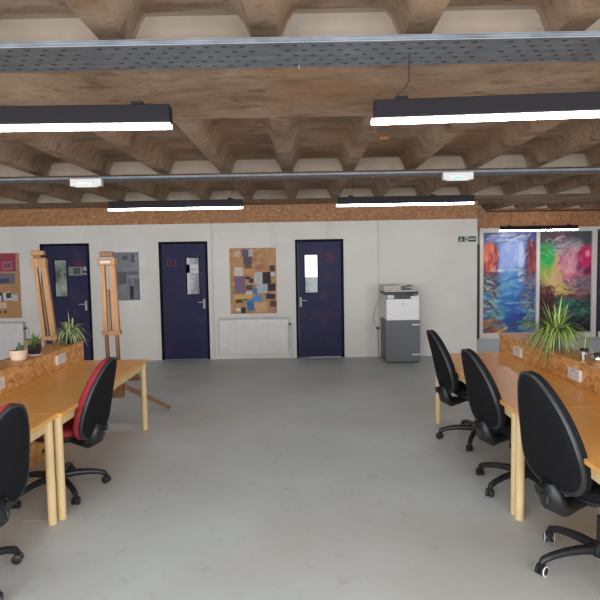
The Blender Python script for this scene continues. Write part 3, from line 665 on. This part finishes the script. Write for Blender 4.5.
c = MB().tube([(1.326, 9.88, .482), (1.318, 9.87, .4), (1.33, 9.88, .25), (1.33, 9.85, .008), (1.345, 9.82, .006)], .005, 8).build('power_cable', flat(120, 116, 114), smooth=True)
tag(c, 'thin cable dropping from the wall plug to the floor beside the printer cabinet', 'cable')

# ------------------------------------------------------------------ desks and dividers
def desk(label, xa, xb, y0, y1):
    """xa aisle edge, xb divider edge"""
    s = 1 if xb > xa else -1; cx, cy = (xa+xb)/2, (y0+y1)/2; W, L = abs(xb-xa), y1-y0
    t = thing('desk', label, 'desk', (cx, cy, 0), group='pine desks along the aisle')
    tp = MB().box((-W/2, -L/2, .705), (W/2, L/2, .732)).build('tabletop', M['top'], t, bevel=.004)
    for sx in (-1, 1):
        for sy in (-1, 1):
            x, y = sx*(W/2-.045), sy*(L/2-.036)
            MB().cyl((x, y, 0), (x, y, .7045), .0285, 14).build('leg', M['pine'], t, smooth=True)
    a = MB()
    for sx in (-1, 1): a.box((sx*(W/2-.045)-.011, -L/2+.07, .635), (sx*(W/2-.045)+.011, L/2-.07, .7045))
    for sy in (-1, 1): a.box((-W/2+.08, sy*(L/2-.036)-.011, .635), (W/2-.08, sy*(L/2-.036)+.011, .7045))
    a.build('apron', M['pine'], t, bevel=.002)
    return t
desk('far left pine desk with round pale legs in front of the easels', -1.615, -2.325, 3.655, 5.745)
desk('near left pine desk cut by the picture edge beside near red-seated chair', -1.645, -2.325, 1.5, 3.65)
desk('far right pine desk with two black chairs pushed in', 1.355, 2.095, 3.625, 5.82)
desk('near right pine desk at the picture edge by nearest black chair', 1.355, 2.095, 1.45, 3.62)

def divider(label, xf, s, y0, y1, sockets):
    """xf: aisle face, s: +1 body extends to +x"""
    t = thing('desk_divider', label, 'divider', (xf, (y0+y1)/2, 0)); L = y1-y0; Wd = .26
    for x in (0, Wd-.018): MB().box((min(s*x, s*(x+.018)), -L/2, 0), (max(s*x, s*(x+.018)), L/2, .895)).build('side_panel', M['osb_y'], t)
    for sy in (-1, 1): MB().box((min(s*.0185, s*(Wd-.0185)), sy*(L/2-.01)-.009, 0), (max(s*.0185, s*(Wd-.0185)), sy*(L/2-.01)+.009, .895)).build('end_panel', M['osb_y'], t)
    MB().box((min(-s*.006, s*(Wd+.006)), -L/2-.004, .8955), (max(-s*.006, s*(Wd+.006)), L/2+.004, .915)).build('top_board', M['osb_y'], t, bevel=.002)
    for yy, z in sockets:
        y = yy-(y0+y1)/2
        k = MB().box((min(-s*.022, -s*.0005), y-.095, z-.045), (max(-s*.022, -s*.0005), y+.095, z+.045)).build('power_socket', M['white_plastic'], t, bevel=.004)
        g = MB()
        for q in (-.045, .045):
            for dy, dz, hw, hh in ((0, .012, .004, .007), (-.012, -.012, .006, .003), (.012, -.012, .006, .003)):
                g.box((min(-s*.0228, -s*.0221), y+q+dy-hw, z+dz-hh), (max(-s*.0228, -s*.0221), y+q+dy+hw, z+dz+hh))
            g.box((min(-s*.025, -s*.0221), y+q*.35-.008, z+.018), (max(-s*.025, -s*.0221), y+q*.35+.008, z+.034))
        g.build('socket_holes', M['grey_plastic'], k)
    return t
divider('strand-board cable divider behind left desks with small pots on top', -2.33, -1, 1.5, 5.87, [(5.28, .825), (4.16, .825), (2.6, .825)])
divider('strand-board cable divider behind right desks with big spider plant on top', 2.10, 1, 1.45, 5.97, [(5.43, .80), (4.285, .81), (2.6, .81)])

# ------------------------------------------------------------------ office chairs (facing +x)
def back_outline(n=40, hw=.232, hh=.31):
    pts = []
    for k in range(n):
        th = 2*PI*k/n; c, s = math.cos(th), math.sin(th)
        ex = .58 if s < 0 else .8
        v = hh*math.copysign(abs(s)**ex, s); tt = (v/hh+1)/2
        wid = hw*(1.0 - .52*max(0, tt-.15)**1.3/.85**1.3)
        pts.append((wid*math.copysign(abs(c)**ex, c), v))
    return pts
def seat_outline(n=36, a=.245, b=.235):
    return [(a*math.copysign(abs(math.cos(2*PI*k/n))**.55, math.cos(2*PI*k/n)), b*math.copysign(abs(math.sin(2*PI*k/n))**.55, math.sin(2*PI*k/n))) for k in range(n)]
BACK_DZ = [0.]; BACK_W = [1.]; BACK_H = [.58]; PAD = [1.]
def place_back(u_, v, w):
    h = (v+.31)/.62
    return Vector((-.285 - .06*h - .11*h*h + (w if w < 0 else w*PAD[0]) + .16*u_*u_, u_*BACK_W[0], .475 + BACK_DZ[0] + BACK_H[0]*h))
def make_chair(label, cushion, back_pad, caster_rim, tilt_knob_side, phase, group):
    t = thing('office_chair', label, 'chair', (0,0,0), 0, group)
    b = MB()
    b.lathe([(.0, .085), (.052, .085), (.06, .105), (.05, .135), (.032, .155), (.0, .155)], seg=20)
    for k in range(5):
        a = phase + 2*PI*k/5; c, s = math.cos(a), math.sin(a)
        P = [(.035, .118), (.12, .122), (.21, .116), (.29, .100), (.335, .083), (.35, .066)]
        b.tube([(c*rr, s*rr, zz) for rr, zz in P], [.029, .026, .023, .021, .021, .016], 10)
    base = b.build('base', M['black_plastic'], t, smooth=True)
    for k in range(5):
        a = phase + 2*PI*k/5; ca = a + (.5 if k % 2 else -.7)
        cx, cy = .348*math.cos(a), .348*math.sin(a); tx_, ty_ = -math.sin(ca), math.cos(ca)
        m = MB(); m.cyl((cx, cy, .028), (cx, cy, .072), .008, 8)
        for q in (-1, 1):
            m.tube([(cx+tx_*q*.006, cy+ty_*q*.006, .0285), (cx+tx_*q*.009, cy+ty_*q*.009, .0285), (cx+tx_*q*.024, cy+ty_*q*.024, .0285), (cx+tx_*q*.027, cy+ty_*q*.027, .0285)], [.024, .0283, .0283, .023], 16)
        m.box((-.014, -.018, .034), (.014, .018, .06), mtx=Matrix.Translation((cx, cy, 0)) @ Matrix.Rotation(ca, 4, 'Z'))
        mats = [M['black_plastic']]
        if caster_rim:
            mats.append(M['white_plastic'])
            for q in (-1, 1):
                m.tube([(cx+tx_*q*.0245, cy+ty_*q*.0245, .0289), (cx+tx_*q*.0285, cy+ty_*q*.0285, .0289)], [.0288, .0265], 18, mi=1)
                m.tube([(cx+tx_*q*.0285, cy+ty_*q*.0285, .0289), (cx+tx_*q*.0295, cy+ty_*q*.0295, .0289)], [.0215, .021], 18, mi=0)
        m.build('caster', mats, base, smooth=True)
    g = MB(); g.cyl((0,0,.1551), (0,0,.30), .026, 16); g.build('gas_column', M['black_plastic'], t, smooth=True)
    g = MB(); g.cyl((0,0,.3005), (0,0,.392), .0145, 14); g.build('gas_piston', M['chrome'], t, smooth=True)
    m = MB(); m.box((-.13, -.075, .3925), (.12, .075, .432)); m.build('mechanism', M['black_plastic'], t, bevel=.012)
    br = MB(); pts = [(-.10, 0, .412), (-.19, 0, .395), (-.262, 0, .385), (-.312, 0, .42), (-.332, 0, .49), (-.342, 0, .535)]
    br.tube(pts, [.036, .046, .064, .078, .07, .04], 12, sx=1.15, sz=.72)
    br = br.build('back_bracket', M['black_plastic'], t, smooth=True)
    k = MB(); s = tilt_knob_side; k.cyl((-.300, s*.05, .425), (-.300, s*.105, .425), .026, 14); k.cyl((-.300, s*.03, .425), (-.300, s*.05, .425), .012, 10); k.build('tilt_knob', M['black_plastic'], br, smooth=True)
    k = MB(); k.cyl((-.355, 0, .505), (-.405, 0, .50), .024, 14, r2=.028); k.build('height_knob', M['black_plastic'], br, smooth=True)
    k = MB(); k.tube([(-.335, -s*.02, .50), (-.365, -s*.03, .48), (-.37, -s*.03, .43)], .008, 8); k.build('release_lever', M['edge_plastic'], br, smooth=True)
    k = MB(); k.tube([(-.05, s*.08, .415), (-.05, s*.20, .41), (-.06, s*.27, .40)], [.008, .008, .012], 8); k.build('height_lever', M['black_plastic'], t, smooth=True)
    so = seat_outline()
    def ps(u_, v, w): return Vector((u_+.02 , v, w - .35*max(0, u_-.12)**2*3 + .25*v*v))
    sh = MB().pillow(so, [(.5, .433), (.85, .436), (.97, .446), (.985, .462)], ps).build('seat_shell', M['black_plastic'], t, smooth=True)
    MB().pillow(so, [(.96, .4625), (1.0, .47), (1.015, .488), (1.0, .507), (.94, .518), (.7, .522), (.35, .518), (.1, .516)], ps).build('seat', cushion, t, smooth=True)
    bo = back_outline()
    bk = MB().pillow(bo, [(.03, -.05), (.25, -.05), (.5, -.049), (.7, -.047), (.86, -.043), (.955, -.034), (.85, -.02), (.5, -.02), (.25, -.02), (.03, -.02)], place_back).build('backrest', M['black_fabric'], t, smooth=50)
    MB().pillow(bo, [(.05, -.019), (.5, -.019), (.85, -.019), (.953, -.037), (.985, -.036), (1.0, -.028), (1.0, -.014), (.98, -.0085), (.9, -.0085), (.5, -.0085), (.05, -.0085)], place_back).build('edge_trim', M['edge_plastic'], bk, smooth=50)
    MB().pillow(bo, [(.05, -.008), (.5, -.008), (.955, -.008), (.995, .0), (1.0, .012), (.975, .024), (.9, .034), (.6, .04), (.25, .04), (.05, .04)], place_back).build('back_cushion', back_pad, bk, smooth=50)
    return t
R = math.radians
gb, gr_ = 'black office chairs on the right', 'red office chairs on the left'
BACK_DZ[0] = .018; BACK_W[0] = 1.1; BACK_H[0] = .635
c3 = make_chair('large black office chair nearest the camera at right, casters rimmed in white', M['black_fabric'], M['black_fabric'], True, 1, R(115-14), gb)
c3.location = (1.61, 2.97, 0); c3.rotation_euler.z = R(14)
BACK_DZ[0] = .01; BACK_W[0] = 1.; BACK_H[0] = .58
c2 = make_chair('black office chair between the other two at the far right desk', M['black_fabric'], M['black_fabric'], False, 1, R(136-11), gb)
c2.location = (1.63, 4.10, 0); c2.rotation_euler.z = R(11)
c1 = copy_thing(c2, (1.63, 5.20, 0), R(6), 'farthest black office chair on the right, nearest the printer', gb)
for ch in c1.children:
    if ch.name.startswith('base'): ch.rotation_euler.z = R(169-6-125)
BACK_DZ[0] = -.045; BACK_W[0] = 1.06; BACK_H[0] = .60; PAD[0] = 1.45
cr_ = make_chair('red-cushioned office chair with black shell at far left desk', M['red_fabric'], M['red_fabric'], False, 1, R(25-174), gr_)
cr_.location = (-1.89, 4.16, 0); cr_.rotation_euler.z = R(174)
cn = copy_thing(cr_, (-1.90, 2.86, 0), R(165), 'dark-backed office chair cut off by the left picture edge at near left desk', gr_)
for ch in cn.children:
    if ch.name.startswith('base'): ch.rotation_euler.z = R(50-25+9)

# ------------------------------------------------------------------ easels
def easel(label, loc, lean, rz, top, head, legs, mast_dx=.0):
    """radial studio easel: tripod with low hub, twin beam mast"""
    t = thing('easel', label, 'easel', loc, rz)
    hub = Vector((0, 0, .36))
    def P(x, z): return Vector((x + math.tan(lean)*(z-.36), 0, z))
    for a, rr in legs:
        e = Vector((rr*math.cos(a), rr*math.sin(a), .021))
        st = hub + Vector((.05*math.cos(a), .05*math.sin(a), .03))
        MB().bar(st, e, .048, .06, .044, .04).build('tripod_leg', M['easel_dark'], t, bevel=.004)
    h = MB(); h.box((-.06, -.045, .25), (.095, .045, .45)); h.bar((-.07, 0, .3), (.07, 0, .42), .05, .06); h.build('hub', M['easel_dark'], t, bevel=.008)
    k = MB(); k.cyl((.0, -.095, .36), (.0, -.0455, .36), .035, 16); k.build('wing_knob', M['easel'], t, smooth=True, bevel=.004)
    zt = top
    bw = .062
    zc = .95 if head == 'wide' else .80
    for s, bw in ((-1, .046), (1, .07)):
        MB().bar(P(s*.058, .44), P(s*.058, zc), .036, .04, up=(0,1,0)).build('lower_mast', M['easel_dark'], t, bevel=.004)
        MB().bar(P(s*.060, zc), P(s*.05, zt-.10), bw, .05, up=(0,1,0)).build('mast_beam', M['easel'], t, bevel=.004)
    MB().bar(P(-.10, zc+.02), P(.105, zc+.02), .05, .07, up=(0,1,0)).build('crosspiece', M['easel'], t, bevel=.006)
    MB().bar(P(-.005, zc+.03), P(-.005, zt-.42), .022, .028, up=(0,1,0)).build('centre_slide', M['easel_dark'], t, bevel=.003)
    if head == 'wide':
        MB().bar(P(-.095, zt-.12), P(.095, zt-.12), .075, .10, up=(0,1,0)).build('head_block', M['easel'], t, bevel=.012)
        MB().bar(P(-.07, zt-.035), P(.07, zt-.035), .06, .085, up=(0,1,0)).build('canvas_clamp', M['easel_dark'], t, bevel=.012)
        MB().box((-.06, -.058, zt-.135), (.05, -.052, zt-.108), mtx=Matrix.Translation((math.tan(lean)*(zt-.5), 0, 0))).build('pale_label', M['paper'], t)
    else:
        MB().bar(P(-.09, zt-.165), P(.09, zt-.165), .11, .075, up=(0,1,0)).build('head_block', M['easel'], t, bevel=.006)
        MB().bar(P(-.06, zt-.09), P(.03, zt-.09), .05, .045, up=(0,1,0)).build('clamp_neck', M['easel_dark'], t, bevel=.004)
        MB().bar(P(-.085, zt-.04), P(.08, zt-.04), .06, .08, up=(0,1,0)).build('canvas_clamp', M['easel'], t, bevel=.014)
    tr = MB(); a = P(0, .56)
    tr.box((a.x-.27, -.13, .46), (a.x+.31, -.046, .48)); tr.box((a.x-.27, -.145, .46), (a.x+.31, -.13, .545))
    tr.build('canvas_tray', M['easel_dark'], t, bevel=.004)
    return t
easel('wooden studio easel standing upright between left door and the framed poster', (-2.10, 6.12, 0), R(-1.2), 0., 1.865, 'wide', [(R(38), .64), (R(268), .66), (R(155), .64)])
easel('wooden studio easel leaning beside the left door behind potted plants', (-3.12, 6.9, 0), R(-4.8), 0., 1.915, 'narrow', [(R(30), .6), (R(270), .6), (R(150), .6)])

# ------------------------------------------------------------------ plants and pots
def leaf_strip(mb, base, az, el, L, w, droop, floor_z=None, half=.13, n=9, cx=0.):
    prev = None; d = Vector((math.cos(az), math.sin(az), 0)); side = Vector((-math.sin(az), math.cos(az), 0))
    for k in range(n+1):
        s = k/n
        p = Vector(base) + d*(L*s*math.cos(el)*(1-.12*s)) + Vector((0, 0, L*s*math.sin(el) - droop*s*s))
        if floor_z is not None and abs(p.x+cx) < half and p.z < floor_z: p.z = floor_z + .004
        if floor_z is not None and p.z < -.172: p.z = -.172 + .01*rng.rand()
        ww = w*(1-s**3)*(.65+.5*math.sin(PI*min(1, s*1.2)))
        row = [mb.bm.verts.new(p + side*ww*q + Vector((0, 0, .25*ww*abs(q)))) for q in (-1, -.4, .4, 1)]
        if prev:
            for i in range(3):
                fc = mb.bm.faces.new((prev[i], prev[i+1], row[i+1], row[i])); fc.material_index = 1 if i == 1 else 0
        prev = row
ZD = .9155
# right spider plant
t = thing('spider_plant', 'large bright green spider plant in a grey pot on right divider', 'plant', (2.215, 4.88, ZD))
MB().lathe([(.0, 0), (.05, 0), (.054, .006), (.068, .125), (.064, .125), (.058, .1), (.0, .1)], seg=28).build('pot', M['grey_pot'], t, smooth=True)
MB().lathe([(.0, .1005), (.0575, .1005), (.05, .112), (.0, .116)], seg=20).build('soil', M['soil'], t, smooth=True)
mb = MB(); rs = random.Random(3)
for k in range(135):
    az = rs.uniform(0, 2*PI); el = R(rs.choice([rs.uniform(60, 86), rs.uniform(30, 65), rs.uniform(25, 60)])); L = rs.uniform(.30, .50)
    dr = rs.uniform(.05, .24) if el > R(66) else rs.uniform(.22, .5)
    leaf_strip(mb, (rs.uniform(-.035, .035), rs.uniform(-.035, .035), .11), az, el, L, rs.uniform(.0085, .0145), dr, 0., .13, cx=-.015)
for k in range(34):
    az = rs.choice([rs.uniform(2.2, 4.2), rs.uniform(-.9, .9), rs.uniform(3.9, 5.6)])
    leaf_strip(mb, (rs.uniform(-.03, .03), rs.uniform(-.03, .03), .11), az, R(rs.uniform(42, 62)), rs.uniform(.46, .62), rs.uniform(.009, .014), rs.uniform(.46, .68), 0., .13, cx=-.015)
for az, L, el, dr in ((2.95, .5, 35, .42), (3.3, .48, 40, .5), (2.6, .52, 45, .5), (-.25, .5, 50, .45), (3.9, .42, 50, .55), (-.6, .48, 55, .5), (3.6, .4, 45, .54), (4.4, .46, 50, .55), (0.2, .55, 48, .42)):
    leaf_strip(mb, (0, 0, .11), az, R(el), L, .012, dr, 0., .13, cx=-.015)
mb.build('foliage', [M['leaf'], M['leaf_pale']], t, smooth=True)
# left spider plant
t = thing('spider_plant', 'small pale variegated spider plant at far end of left divider', 'plant', (-2.40, 5.72, ZD))
MB().lathe([(.0, 0), (.045, 0), (.05, .006), (.06, .09), (.056, .09), (.05, .075), (.0, .075)], seg=24).build('pot', M['dark_glass'], t, smooth=True)
MB().lathe([(.0, .0755), (.049, .0755), (.04, .085), (.0, .088)], seg=18).build('soil', M['soil'], t, smooth=True)
mb = MB(); rs = random.Random(11)
for k in range(80):
    az = rs.uniform(0, 2*PI); el = R(rs.uniform(38, 78)); L = rs.uniform(.24, .44)
    leaf_strip(mb, (rs.uniform(-.02, .02), rs.uniform(-.02, .02), .085), az, el, L, rs.uniform(.009, .014), rs.uniform(.2, .52), 0., .14, cx=-.05)
leaf_strip(mb, (0, 0, .085), 2.2, R(76), .3, .006, .04); leaf_strip(mb, (0, 0, .085), .5, R(80), .27, .006, .03)
mb.build('foliage', [M['leaf_g2'], M['leaf_p2']], t, smooth=True)
# cream pot with cactus
t = thing('potted_cactus', 'wide cream pot with small dark cactus on left divider', 'plant', (-2.44, 4.74, ZD))
MB().lathe([(.0, 0), (.055, 0), (.062, .006), (.074, .085), (.068, .087), (.064, .074), (.0, .074)], seg=28).build('pot', M['terracotta'], t, smooth=True)
MB().lathe([(.0, .0745), (.0635, .0745), (.05, .08), (.0, .082)], seg=20).build('soil', M['soil'], t, smooth=True)
c = MB()
for x, y, h_, r_ in ((.012, -.01, .075, .013), (.028, .012, .05, .011), (-.02, .015, .03, .01)):
    c.lathe([(.0, .078), (r_*.8, .08), (r_, .08+h_*.5), (r_*.8, .08+h_*.85), (.0, .08+h_)], (x, y, 0), 10)
c.build('cactus', M['cactus'], t, smooth=True)
# dark glass pot with upright leaves on a saucer
t = thing('potted_succulent', 'dark glass pot with upright green leaves on pale saucer, left divider', 'plant', (-2.42, 4.98, ZD))
MB().lathe([(.0, 0), (.055, 0), (.068, .012), (.066, .014), (.0, .008)], seg=28).build('saucer', M['white_plastic'], t, smooth=True)
MB().lathe([(.0, .0145), (.046, .0145), (.054, .03), (.056, .095), (.052, .095), (.049, .085), (.0, .085)], seg=28).build('pot', M['dark_glass'], t, smooth=True)
mb = MB(); rs = random.Random(4)
for k in range(12): leaf_strip(mb, (rs.uniform(-.02, .02), rs.uniform(-.02, .02), .085), rs.uniform(0, 6.28), R(rs.uniform(50, 84)), rs.uniform(.09, .17), .008, rs.uniform(.0, .05))
mb.build('leaves', [M['cactus'], M['leaf']], t, smooth=True)
t = thing('cardboard_box', 'small brown box standing behind the dark glass pot', 'box', (-2.52, 5.16, ZD))
MB().box((-.065, -.045, 0), (.065, .045, .12)).build('carton', M['cardboard'], t, bevel=.003)
MB().box((-.04, -.0465, .03), (.04, -.0455, .08)).build('carton_label', flat(150, 126, 92), t)
# tins on the right divider
t = thing('metal_tin', 'shiny chrome pot with black lid on right divider at picture edge', 'pot', (2.20, 4.16, ZD))
MB().lathe([(.0, 0), (.03, 0), (.044, .012), (.05, .035), (.044, .056), (.034, .064), (.0, .064)], seg=28).build('pot_body', M['chrome'], t, smooth=True)
MB().lathe([(.0, .0645), (.036, .0645), (.036, .072), (.012, .08), (.0, .084)], seg=24).build('lid', M['black_plastic'], t, smooth=True)
t = thing('metal_tin', 'small chrome cup beside the lidded chrome pot on right divider', 'cup', (2.16, 4.30, ZD))
MB().lathe([(.0, 0), (.026, 0), (.03, .004), (.032, .06), (.029, .06), (.027, .008), (.0, .006)], seg=24).build('cup_body', M['chrome'], t, smooth=True)
t = thing('sprig_pot', 'thin green sprig in small dark pot behind the chrome tins', 'plant', (2.28, 4.52, ZD))
MB().lathe([(.0, 0), (.026, 0), (.034, .055), (.03, .055), (.0, .045)], seg=20).build('pot', M['black_plastic'], t, smooth=True)
mb = MB(); rs = random.Random(9)
for k in range(8): leaf_strip(mb, (0, 0, .045), rs.uniform(0, 6.28), R(rs.uniform(55, 85)), rs.uniform(.1, .19), .005, rs.uniform(.0, .05))
mb.build('sprigs', [M['leaf_g2'], M['leaf_p2']], t, smooth=True)

# floor scratch line
o = MB().box((-1.92, 3.66, .0002), (-1.70, 3.672, .0012)).build('floor_tape', flat(196, 192, 184)); tag(o, 'short pale tape line on the floor by the left desk legs', 'tape')

# ------------------------------------------------------------------ light
def area(name, loc, rot, sx, sy, power, col):
    l = bpy.data.lights.new(name, 'AREA'); l.shape = 'RECTANGLE'; l.size = sx; l.size_y = sy; l.energy = power; l.color = col
    o = bpy.data.objects.new(name, l); COL.objects.link(o); o.location = loc; o.rotation_euler = rot
    return o
for n, (a, b) in enumerate(WINS):
    area('window_daylight', ((a+b)/2, YB-.05, 1.45), (R(90), 0, 0), b-a-.1, 2.2, 195, (.91, .96, 1.0))
w = bpy.data.worlds.new('world'); scn.world = w; w.use_nodes = True
w.node_tree.nodes['Background'].inputs[0].default_value = (.8, .88, 1, 1); w.node_tree.nodes['Background'].inputs[1].default_value = .6

vs = scn.view_settings
vs.view_transform = 'Standard'; vs.look = 'None'; vs.exposure = .11; vs.gamma = 1.; vs.use_curve_mapping = False
scn.cycles.max_bounces = 8; scn.cycles.diffuse_bounces = 5
scn.cycles.use_denoising = True
